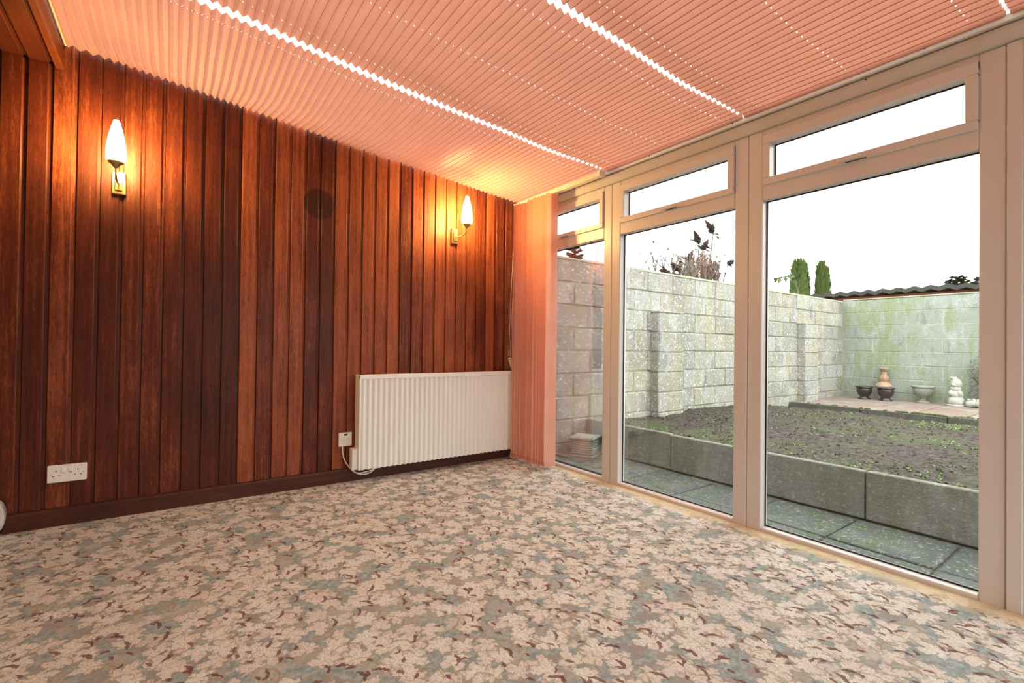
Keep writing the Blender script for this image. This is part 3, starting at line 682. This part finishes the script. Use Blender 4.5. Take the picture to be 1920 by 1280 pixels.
# ================================================================== WALL LAMPS
def wall_lamp(x, z, label):
    L = tag(empty('wall_lamp', (x, .008, z)), label, 'lamp', 'candle shade wall lamps')
    bp = MB().cbox(-.029, .029, -.022, -.0002, -.115, .005, .004).build('backplate', 'brass', L)
    MB().cbox(-.017, .017, -.030, -.022, -.098, -.012, .004).build('raised_panel', 'brass', bp)
    MB().tube([(0, -.028, -.058), (0, -.07, -.070), (0, -.13, -.074), (0, -.175, -.066), (0, -.195, -.045), (0, -.198, -.022)], .0045, 8).build('arm', 'brass', L, True)
    MB().lathe([(.006, -.030), (.010, -.026), (.018, -.014), (.030, -.006), (.034, .002)], 0, -.198, 0, 20).build('cup', 'brass', L, True)
    sh = MB().lathe([(.030, .002), (.037, .006), (.0395, .02), (.039, .05), (.0355, .09), (.029, .13), (.0205, .168), (.014, .193), (.0105, .205)], 0, -.198, 0, 24).build('shade', 'lamp', L, True)
    MB().lathe([(.0105, .205), (.0095, .212), (.007, .219), (.004, .223), (.0008, .225)], 0, -.198, 0, 20).build('shade_tip', 'brass', sh, True)
    return L
wall_lamp(-2.664, 1.800, 'brass wall lamp with lit candle shaped shade above the double socket')
wall_lamp(-.668, 1.812, 'brass wall lamp with lit candle shaped shade above the radiator')

# ================================================================== THE GARDEN
struct(MB().box(-6, 60, -40, 60, -.45, -.35).build('ground', 'lawn'))
# --- path of square slabs under the window
PZ = -.09
pa = struct(MB().box(.07, .96, YB, .2, -.35, PZ - .012).build('path', 'kerb'))
slab_me = MB().cbox(-.222, .222, -.222, .222, -.04, 0, .005).mesh('slab', 'slab')
slab_n = MB().cbox(-.183, .183, -.222, .222, -.04, 0, .005).mesh('slab', 'slab')
yy = .165 - .2275 + .06
jy = [-2.592 + .4565 * k for k in range(-6, 7)]
for a in jy[:-1]:
    cy = a + .228
    if cy > .1: continue
    put('slab', slab_me, pa, (.455 + .2275, cy, PZ + random.uniform(-.004, .003)), random.uniform(-.004, .004))
    put('slab', slab_n, pa, (.455 - .1905, cy + .0, PZ + random.uniform(-.004, .003)), random.uniform(-.004, .004))
# --- raised bed edging of concrete panels on edge
eb = tag(empty('raised_bed_edging', (.95, -2.0, PZ)), 'low grey concrete panel edging along the raised soil bed', 'edging')
ey = [.19, -.803, -2.159, -3.515, -4.87]
for a, b in zip(ey[:-1], ey[1:]):
    pn = MB().cbox(0, .045, b - a + .006 + 0, 0, 0, .292, .006)
    put('panel', MB().cbox(0, .045, b - a + .004, -.004, 0, .290 + random.uniform(-.004, .006), .006).mesh('panel', 'panel'), eb, (random.uniform(-.004, .004), a + 2.0, 0))
# --- soil
def soil_z(x, y):
    z = .170 - .115 * max(0., min(1., (x - 3.7) / 1.4)) + .03 * mnoise.noise(Vector((x * .8, y * .8, 0)))
    z += .022 * mnoise.noise(Vector((x * 5, y * 5, 3))) + .016 * mnoise.noise(Vector((x * 13, y * 13, 7))) + .008 * mnoise.noise(Vector((x * 31, y * 31, 1)))
    if x < 1.12: z = min(z, .185)
    return z
q = MB(); nx, ny = 150, 180; vs_ = []; fs_ = []
for i in range(nx + 1):
    for j in range(ny + 1):
        x_ = 1.0 + (5.262 - 1.0) * i / nx; y_ = -5.2 + 5.39 * j / ny; vs_.append((x_, y_, soil_z(x_, y_)))
for i in range(nx):
    for j in range(ny):
        a = i * (ny + 1) + j; fs_.append((a, a + ny + 1, a + ny + 2, a + 1))
so_ = MB().add(vs_, fs_).build('soil_bed', 'soil'); so_['kind'] = 'stuff'; tag(so_, 'bare damp brown soil of the raised bed', 'soil')
smooth_angle(so_, 35)
rng = random.Random(3)
q = MB()
for k in range(4200):
    x_, y_ = rng.uniform(1.03, 5.2), rng.uniform(-4.8, .15)
    d = mnoise.noise(Vector((x_ * 1.3, y_ * 1.3, 9)))
    if d < rng.uniform(-.15, .45): continue
    z_ = soil_z(x_, y_)
    for t in range(rng.randint(3, 6)):
        a = rng.uniform(0, 6.28); q.leafq((x_, y_, z_ - .004), (math.cos(a), math.sin(a), rng.uniform(.3, 1.3)), (0, 0, 1), rng.uniform(.012, .032), rng.uniform(.007, .015))
wd_ = q.build('seedling_weeds', 'weed', so_); wd_['kind'] = 'stuff'; wd_['label'] = 'small green seedling weeds'
q = MB()
for k in range(1500):
    x_, y_ = rng.uniform(1.04, 5.2), rng.uniform(-4.8, .15); z_ = soil_z(x_, y_); a = rng.uniform(0, 6.28)
    s = rng.uniform(.005, .016)
    q.blob((x_, y_, z_ + s * .2), (s, s * rng.uniform(.6, 1), s * .7), 1, .5, k)
cl_ = q.build('soil_clods', 'soil', so_); cl_['kind'] = 'stuff'
q = MB()
for k in range(170):
    x_, y_ = rng.uniform(.12, .52), .18 - abs(rng.gauss(0, .13)); a = rng.uniform(0, 6.28)
    q.leafq((x_, y_, PZ + rng.uniform(.002, .03)), (math.cos(a), math.sin(a), rng.uniform(-.1, .5)), (0, 0, 1), rng.uniform(.03, .06), rng.uniform(.02, .035))
dl = q.build('fallen_leaves', 'dead_leaf'); dl['kind'] = 'stuff'; tag(dl, 'reddish brown fallen leaves heaped at the foot of the garden wall', 'leaves')

# --- block walls: every block its own piece on a mortar core
BH, BL, WY, TOP = .2235, .452, .20, 1.775
XF = 7.30
def block_meshes(m, n, l, h, d, seed):
    res = []
    for k in range(n):
        r_ = random.Random(seed + k); bm = bmesh.new(); bmesh.ops.create_cube(bm, size=1.0)
        for w in bm.verts: w.co = Vector((w.co.x * l, w.co.y * d, w.co.z * h))
        bmesh.ops.bevel(bm, geom=list(bm.edges), offset=.007, segments=1, affect='EDGES')
        for w in bm.verts: w.co += Vector((r_.uniform(-.004, .004), r_.uniform(-.003, .003), r_.uniform(-.004, .004)))
        res.append(MB().bm(bm).mesh('block', m))
    return res
gw = struct(MB().box(.08, XF + .1, WY + .007, WY + .2, -.35, TOP - .004).build('wall_garden_side', 'mortar'))
bms = block_meshes('block', 4, BL - .012, BH - .012, .10, 10)
bhs = block_meshes('block', 2, BL / 2 - .012, BH - .012, .10, 20)
for r_ in range(9):
    z = TOP - BH * (r_ + .5); off = (r_ % 2) * BL / 2
    x_ = .10
    if off: put('block', random.choice(bhs), gw, (x_ + BL / 4, WY + .05 + random.uniform(-.004, .004), z)); x_ += off
    while x_ + BL < XF + .02:
        put('block', random.choice(bms), gw, (x_ + BL / 2, WY + .05 + random.uniform(-.006, .005), z + random.uniform(-.003, .003))); x_ += BL
    if XF - x_ > .15: put('block', random.choice(bhs), gw, (x_ + BL / 4, WY + .05, z))
cp = MB(); nseg = 40; prof = []
for k in range(nseg + 1):
    xx = .08 + (XF + .1 - .08) * k / nseg; dz = .006 * mnoise.noise(Vector((xx * 2, 0, 0)))
    prof.append((xx, dz))
vs_ = []
for (xx, dz) in prof: vs_ += [(xx, WY - .004, TOP - .006), (xx, WY + .004, TOP + .018 + dz), (xx, WY + .21, TOP + .020 + dz), (xx, WY + .21, TOP - .006)]
fs_ = []
for k in range(nseg):
    for j in range(4): fs_.append((k * 4 + j, (k + 1) * 4 + j, (k + 1) * 4 + (j + 1) % 4, k * 4 + (j + 1) % 4))
fs_ += [(0, 1, 2, 3), tuple(nseg * 4 + j for j in (3, 2, 1, 0))]
MB().add(vs_, fs_).build('mortar_cap', 'coping', gw)
# piers against the side wall
def pier(x0, x1, top):
    p = struct(MB().box(x0 + .006, x1 - .006, WY - .105, WY + .012, -.3, top - .006).build('wall_garden_pier', 'mortar'))
    mm = block_meshes('block', 3, x1 - x0 - .004, BH - .012, .118, 40)
    z = top - BH / 2
    while z > -.2:
        put('block', random.choice(mm), p, ((x0 + x1) / 2, WY - .057 + random.uniform(-.004, .004), z)); z -= BH
    MB().add(*(lambda b: (b.v, b.f))(MB().cbox(x0 - .004, x1 + .002, WY - .122, WY + .01, top - .004, top + .016, .005))).build('mortar_cap', 'coping', p)
pier(1.96, 2.42, 1.318); pier(5.56, 6.02, 1.322)
# far wall, streaked with algae
fw = struct(MB().box(XF + .004, XF + .2, -7.0, WY + .2, -.35, TOP + .012).build('wall_garden_end', 'mortar_far'))
rot = math.pi / 2
bmf = block_meshes('block_far', 4, BL - .009, BH - .009, .10, 60); bhf = block_meshes('block_far', 2, BL / 2 - .009, BH - .009, .10, 70)
for r_ in range(8):
    z = TOP + .02 - BH * (r_ + .5); y_ = WY - .005
    if r_ % 2 == 0: put('block', random.choice(bhf), fw, (XF + .05, y_ - BL / 4, z), rot); y_ -= BL / 2
    while y_ > -6.8:
        put('block', random.choice(bmf), fw, (XF + .05 + random.uniform(-.003, .003), y_ - BL / 2, z), rot); y_ -= BL
MB().cbox(XF - .006, XF + .21, -7.0, WY - .01, TOP + .018, TOP + .040, .006).build('mortar_cap', 'coping', fw)

# --- patio of red and grey pavers behind a dark kerb
PTZ = .115
pt = struct(MB().box(5.34, XF, -6.5, .2, -.35, PTZ - .012).build('patio', 'kerb'))
pme = MB().cbox(-.236, .236, -.236, .236, -.04, 0, .004).mesh('paver', 'paver')
for i in range(4):
    for j in range(13):
        put('paver', pme, pt, (5.36 + .243 + i * .488, -.05 - j * .488, PTZ + random.uniform(-.004, .003)))
kb = struct(empty('patio_kerb', (5.30, -3, 0)))
kme = MB().cbox(-.035, .035, -.45, .45, -.12, 0, .006).mesh('kerb_stone', 'kerb')
for j in range(7): put('kerb_stone', kme, kb, (random.uniform(-.006, .006), 3 - .27 - j * .91, PTZ + .004 + random.uniform(-.006, .006)))
q = MB()
for k in range(80):
    y_ = rng.uniform(-4.5, .1) if k % 3 else rng.uniform(-2.4, -1.1); s = rng.uniform(.008, .026)
    q.blob((5.30 + rng.uniform(-.012, .05), y_, PTZ + .010), (s * 1.2, s * 1.5, s * .7), 1, .4, k)
ms = q.build('moss_cushions', 'moss'); ms['kind'] = 'stuff'; tag(ms, 'green moss cushions growing along the patio kerb', 'moss')

# --- ornaments on the patio
def urn(name, prof, loc, m, label, cat, rim=None, group=None, sc=1.0):
    o = tag(empty(name, loc), label, cat, group)
    MB().lathe([(r * sc, z * sc) for r, z in prof], seg=24).build('bowl', m, o, True)
    if rim: MB().lathe([(r * sc, z * sc) for r, z in rim], seg=24).build('rim', m, o, True)
    return o
DP = [(.09, 0), (.095, .012), (.065, .03), (.06, .045), (.085, .075), (.105, .12), (.108, .16), (.102, .19)]
DR = [(.10, .188), (.122, .194), (.124, .212), (.10, .216), (.09, .205), (.06, .12)]
urn('glazed_pot', DP, (6.92, -.255, PTZ), 'pot_dark', 'dark glazed pot nearer the garden corner, beside the terracotta urn', 'pot', DR, 'pair of dark glazed pots')
urn('glazed_pot', DP, (6.92, -.545, PTZ), 'pot_dark', 'dark glazed pot between terracotta urn and grey pedestal bowl', 'pot', DR, 'pair of dark glazed pots')
urn('terracotta_urn', [(.10, 0), (.10, .03), (.085, .05), (.075, .12), (.09, .17), (.115, .20), (.12, .222), (.105, .245), (.075, .275), (.05, .29), (.048, .30), (.060, .315), (.068, .345), (.062, .375), (.042, .40), (.034, .43), (.038, .455)], (7.17, -.45, PTZ), 'terracotta',
    'terracotta baluster shaped urn with flared mouth behind dark pots', 'urn', [(.038, .455), (.055, .485), (.074, .505), (.074, .518), (.062, .520), (.04, .49)])
urn('pedestal_bowl', [(.085, 0), (.085, .02), (.04, .035), (.034, .06), (.05, .085), (.10, .125), (.125, .175), (.130, .235)], (7.12, -.965, PTZ), 'stone_grey', 'grey cast stone pedestal bowl by the green stained wall', 'urn',
    [(.128, .235), (.146, .242), (.148, .262), (.125, .266), (.11, .255), (.08, .18)])
st = tag(empty('garden_statue', (7.02, -1.37, PTZ)), 'pale stone garden figure beside the dark shrub', 'statue')
q = MB()
for (c_, r_) in (((0, 0, .075), (.085, .095, .08)), ((-.01, .045, .06), (.06, .045, .05)), ((-.02, -.05, .055), (.055, .04, .05)), ((0, 0, .17), (.072, .08, .07)), ((-.03, .05, .19), (.04, .035, .05)),
                 ((-.03, -.045, .19), (.04, .03, .05)), ((0, .005, .255), (.055, .065, .05)), ((0, .0, .33), (.062, .068, .075)), ((-.045, .02, .315), (.03, .03, .025)), ((.01, .02, .40), (.03, .04, .03)), ((0, .05, .415), (.015, .03, .012))):
    q.blob(c_, r_, 2, .12, 4)
q.build('figure', 'stone_white', st, True)
MB().lathe([(.10, -.001), (.105, .01), (.10, .022), (.08, .026)], seg=16).build('plinth', 'stone_white', st)
tr = tag(empty('stone_trough', (6.98, -1.785, PTZ)), 'long pale stone trough lying at the foot of the wall', 'trough')
q = MB()
for k in range(9): q.blob((random.uniform(-.02, .02), .26 - k * .06, .055), (.075, .055, .058), 2, .3, k)
q.build('body', 'stone_white', tr, True)
q = MB()
for k in range(12): q.blob((random.uniform(-.045, .045), .27 - k * .048, .105), (.028, .03, .022), 1, .3, k + 20)
q.build('pebbles', 'stone_white', tr, True)

# --- ribbed block on the path
rbk = tag(empty('ribbed_planter', (.72, -.03, PZ)), 'weathered grey ribbed planter block with a flat stone on top', 'planter')
MB().cbox(-.13, .13, -.12, .12, 0, .022, .006).build('base_tray', 'panel', rbk)
bd = MB().cbox(-.105, .105, -.10, .10, .022, .15, .006).build('body', 'stone_grey', rbk)
for k in range(6): MB().cbox(-.110, .110, -.105, .105, .030 + k * .020, .041 + k * .020, .003).build('rib', 'stone_grey', bd)
cap = MB().cbox(-.125, .125, -.118, .118, .152, .180, .010)
cap.v = [(a + .006 * mnoise.noise(Vector((a * 20, b * 20, 0))), b, c_ + .008 * mnoise.noise(Vector((a * 14, b * 14, 5)))) for a, b, c_ in cap.v]
cap.build('cap_stone', 'stone_grey', rbk); rbk.rotation_euler.z = .5

# ================================================================== BEYOND THE WALLS
def branch(q, p, d, L, r, depth, rng, tips, spread=.6, kids=(2, 3), up=.15):
    p = Vector(p); d = Vector(d).normalized(); pts = [p]
    for k in range(3):
        d = (d + Vector((rng.uniform(-.16, .16), rng.uniform(-.16, .16), rng.uniform(-.05, .16) + up * .3))).normalized()
        p = p + d * L / 3; pts.append(p)
    q.tube(pts, r, 4 if r < .006 else 6, r * .55, cap=False)
    if depth == 0: tips.append((p, d)); return
    for k in range(rng.randint(*kids)):
        a = Vector((rng.uniform(-1, 1), rng.uniform(-1, 1), rng.uniform(-.3, .7))).normalized()
        s = pts[rng.choice((1, 2, 3))] if k else pts[3]
        branch(q, s, (d + a * spread).normalized(), L * rng.uniform(.6, .85), r * .68, depth - 1, rng, tips, spread, kids, up)

# bare shrub with dry flower spikes
bu = tag(empty('flowering_shrub', (4.9, 1.7, -.35)), 'bare twiggy shrub with dark dry flower spikes rising behind the block wall', 'shrub')
o_ = Vector((4.9, 1.7, -.35)); rng = random.Random(11); tips = []
q = MB()
spikes = [((5.390, 1.70, 3.247), (5.667, 1.70, 3.066)), ((4.985, 1.66, 2.992), (5.214, 1.70, 2.797)), ((5.531, 1.72, 2.919), (5.331, 1.70, 2.698)), ((5.037, 1.7, 2.66), (4.851, 1.7, 2.412)),
          ((4.40, 1.7, 2.343), (4.684, 1.72, 2.265)), ((4.06, 1.68, 2.20), (4.344, 1.7, 2.158)), ((6.387, 1.7, 2.628), (6.161, 1.7, 2.53)), ((5.75, 1.72, 2.55), (5.78, 1.7, 2.40))]
for (t_, b_) in spikes:
    t_ = Vector(t_); b_ = Vector(b_); root = Vector((4.9 + (b_.x - 4.9) * .25, 1.75, -.35)); mid = root.lerp(b_, .6) + Vector((rng.uniform(-.1, .1), 0, .15))
    q.tube([p - o_ for p in (root, root.lerp(mid, .5), mid, mid.lerp(b_, .6), b_)], .024, 6, .011)
for k in range(24):
    branch(q, Vector((rng.uniform(-.65, .95), rng.uniform(-.1, .15), 2.05)), Vector((rng.uniform(-.7, .7), rng.uniform(-.3, .3), 1)), .36, .022, 3, rng, tips, .7, (2, 4))
q.build('branches', 'twig', bu)
for (t_, b_) in spikes:
    t_ = Vector(t_) - o_; b_ = Vector(b_) - o_; sp = MB(); ax = (t_ - b_)
    pts = [b_ + ax * k / 10 for k in range(11)]; rr = [.018, .040, .050, .052, .048, .042, .036, .029, .022, .014, .003]
    a_ = ax.normalized(); s1_ = a_.cross(Vector((0, 1, 0))).normalized(); s2_ = a_.cross(s1_)
    vs_ = []; fs_ = []
    for k, p in enumerate(pts):
        for j in range(9):
            th = 2 * math.pi * j / 9; r_ = rr[k] * (1 + .30 * math.sin(j * 2.7 + k * 1.9)); vs_.append(p + (s1_ * math.cos(th) + s2_ * math.sin(th)) * r_)
    for k in range(10):
        for j in range(9): fs_.append((k * 9 + j, k * 9 + (j + 1) % 9, (k + 1) * 9 + (j + 1) % 9, (k + 1) * 9 + j))
    sp.add(vs_, fs_).build('flower_spike', 'spike', bu)
    lv = MB()
    for k in range(9):
        d = Vector((rng.choice((-1, 1)) * rng.uniform(.5, 1), rng.uniform(-.5, .5), rng.uniform(-.25, .55)))
        lv.leafq(b_ - ax * rng.uniform(-.1, .35), d, (0, 0, 1), rng.uniform(.18, .32), rng.uniform(.05, .075))
    lv.build('leaf_spray', 'budleaf', bu)
lv = MB()
for (p, d) in tips:
    if rng.random() < .22: lv.leafq(p, d + Vector((rng.uniform(-.5, .5), rng.uniform(-.5, .5), 0)), (0, 0, 1), rng.uniform(.05, .10), rng.uniform(.03, .055))
lo_ = lv.build('dry_leaves', 'dead_leaf', bu); lo_['kind'] = 'stuff'

# thin leafy sapling arching over the wall
sa = tag(empty('leafy_sapling', (7.0, 1.2, -.35)), 'thin arching branch with a few green leaves above the side wall', 'sapling'); o_ = Vector((7.0, 1.2, -.35))
pth = [Vector(p) - o_ for p in ((7.9, 1.2, -.35), (7.95, 1.2, 1.2), (7.9, 1.2, 2.1), (7.72, 1.2, 2.38), (7.4, 1.2, 2.36), (7.15, 1.2, 2.30), (6.95, 1.2, 2.24))]
MB().tube(pth, .018, 5, .009).build('stem', 'twig', sa)
lv = MB()
for k in range(34):
    t_ = rng.uniform(2.6, 5.9); i = int(t_); p = pth[i].lerp(pth[i + 1], t_ - i)
    lv.leafq(p, (rng.uniform(-1, .4), rng.uniform(-.6, .6), rng.uniform(-.9, .3)), (0, 0, 1), rng.uniform(.08, .13), rng.uniform(.05, .075))
lv.build('leaves', 'leafb', sa)

# columnar conifers
def column_tree(loc, h, r, m, label, seed, group=None, n=5200, taper=.8):
    rg = random.Random(seed); t = tag(empty('columnar_conifer', loc), label, 'tree', group)
    MB().tube([(0, 0, 0), (0, 0, h * .5), (0, 0, h * .93)], .05, 6, .01).build('trunk', 'bark', t)
    lobes = [(0, 0, 1.0, .78)] + [(math.cos(w + seed) * r * .42, math.sin(w + seed) * r * .42, hh, .62) for w, hh in ((1.1, .985), (3.0, .955), (5.0, .97))]
    core = MB(); q = MB()
    for (cx, cy, hh, rr) in lobes:
        R_ = r * rr; H_ = h * hh
        core.lathe([(R_ * .5, .15), (R_ * .85, H_ * .3), (R_ * .85, H_ * .74), (R_ * .66, H_ * .88), (R_ * .36, H_ * .96), (.02, H_ * 1.02)], cx, cy, 0, 9)
        for k in range(n // 4):
            z = H_ * (.04 + .95 * rg.random() ** .8); u = z / H_; a = rg.uniform(0, 6.283)
            Q = R_ * (max(0., 1 - u ** 6) ** .7) * (.85 + .3 * mnoise.noise(Vector((u * 9, seed + cx * 9, a)))) * rg.uniform(.75, 1)
            q.leafq((cx + math.cos(a) * Q, cy + math.sin(a) * Q, z), (math.cos(a) * .5, math.sin(a) * .5, 1.2), (math.cos(a), math.sin(a), 0), rg.uniform(.12, .24), rg.uniform(.04, .08))
    core.build('inner_foliage', m, t)
    f = q.build('foliage', m, t); f['kind'] = 'stuff'
    return t
column_tree((14.0, 3.74, -.4), 4.18, .33, 'conifer', 'taller bright green columnar conifer beyond the side wall', 1, 'columnar conifers')
column_tree((14.75, 3.42, -.4), 4.14, .25, 'conifer', 'slimmer green columnar conifer touching its taller neighbour', 2, 'columnar conifers')

def spread_conifer(name, loc, h, r, m, label, seed, group=None, n=60, droop=-.12):
    rg = random.Random(seed); t = tag(empty(name, loc), label, 'tree', group)
    MB().tube([(0, 0, 0), (0, 0, h * .5), (0, 0, h)], .09, 6, .01).build('trunk', 'bark', t)
    q = MB(); b = MB()
    for k in range(n * 2):
        u = .25 + (.74 * k / (n * 2)); z = h * u; a = k * 2.4 + rg.uniform(-.4, .4); L = r * (1 - u) * 1.15 + .08; d = Vector((math.cos(a), math.sin(a), droop + .45 * u + rg.uniform(-.15, .25)))
        b.tube([(0, 0, z), Vector((0, 0, z)) + d * L], .012, 4, .003, cap=False)
        for j in range(44):
            f = rg.uniform(.12, 1); p = Vector((0, 0, z)) + d * L * f; sd = Vector((-math.sin(a), math.cos(a), 0)) * rg.choice((-1, 1))
            q.leafq(p, d * .8 + sd * rg.uniform(.3, 1) + Vector((0, 0, rg.uniform(-.35, .2))), (0, 0, 1), rg.uniform(.16, .36) * (.6 + .5 * (1 - u)), rg.uniform(.07, .13))
    b.build('branches', m, t); f = q.build('foliage', m, t); f['kind'] = 'stuff'; return t
spread_conifer('conifer_tree', (9.05, 9.03, -.4), 4.85, 1.5, 'conifer_dark', 'dark conifer with layered branches seen over the near wall end', 5, 'dark conifers')
spread_conifer('conifer_tree', (7.6, 12.0, -.4), 5.9, 1.9, 'conifer_dark', 'broad dark conifer half hidden behind the vertical louvre blind', 6, 'dark conifers')
spread_conifer('pine_tree', (24.0, 1.95, -.4), 4.45, 2.6, 'conifer_dark', 'distant dark pine top showing above the brick outbuilding roof', 7, None, 70)
spread_conifer('pine_tree', (31.0, 2.45, -.4), 5.1, 2.2, 'conifer_dark', 'lower distant pine to one side of the outbuilding roof end', 8, None, 60)
mast = tag(empty('aerial_mast', (12.0, 10.85, -.4)), 'thin grey aerial mast beyond the wall', 'mast')
MB().tube([(0, 0, 0), (0, 0, 5.75)], .02, 5).build('pole', 'twig', mast); MB().tube([(-.12, 0, 5.5), (.12, 0, 5.5)], .012, 4).build('crossbar', 'twig', mast)

# dark shrub against the far wall
sh_ = tag(empty('dark_shrub', (7.17, -1.70, PTZ)), 'dark twiggy evergreen shrub growing against the green stained wall', 'shrub'); rg = random.Random(21); q = MB(); tips = []
for k in range(7): branch(q, (0, rg.uniform(-.04, .04), 0), (rg.uniform(-.3, .1), rg.uniform(-.5, .5), 1), .24, .009, 3, rg, tips, .7, (2, 3))
q.v = [(min(a, .10), b, c_) for a, b, c_ in q.v]
q.build('branches', 'bark', sh_); lv = MB()
for k in range(1500):
    z = rg.uniform(.10, .80); R = .27 * math.sin(math.pi * min(1, (z + .10) / .98)) ** .7
    p = (rg.uniform(-.10, .075), max(-.2, min(.2, rg.gauss(0, .62) * R)), z); a = rg.uniform(0, 6.28)
    lv.leafq(p, (math.cos(a), math.sin(a), rg.uniform(-.4, .8)), (0, 0, 1), rg.uniform(.02, .045), rg.uniform(.008, .018))
lv.v = [(min(a, .10), b, c_) for a, b, c_ in lv.v]
f = lv.build('foliage', 'shrub', sh_); f['kind'] = 'stuff'

# brick outbuilding with a dark corrugated roof behind the far wall
ob = tag(empty('outbuilding', (9.2, .5, -.4)), 'low red brick outbuilding with dark corrugated roof behind the far wall', 'building'); o_ = Vector((9.2, .5, -.4))
MB().box(0, 3.0, -2.25, 1.35, 0, 2.40).build('brick_wall', 'brick_red', ob)
n = 64; vs_ = []; fs_ = []
for k in range(n + 1):
    y_ = -2.4 + 3.9 * k / n; dz = .022 * math.sin(k * math.pi / 2.0) - .05 * max(0, (-1.25 - y_)) ** 1.5
    vs_ += [(-.2, y_, 2.455 + dz), (-.2, y_, 2.535 + dz), (3.2, y_, 2.39 + dz), (3.2, y_, 2.31 + dz)]
for k in range(n):
    for j in range(4): fs_.append((k * 4 + j, k * 4 + (j + 1) % 4, (k + 1) * 4 + (j + 1) % 4, (k + 1) * 4 + j))
fs_ += [(0, 1, 2, 3), tuple(n * 4 + j for j in (3, 2, 1, 0))]
MB().add(vs_, fs_).build('corrugated_roof', 'roof_dark', ob)
MB().box(-.03, 0, -2.25, 1.35, 2.36, 2.43).build('eaves_board', 'brick_red', ob)
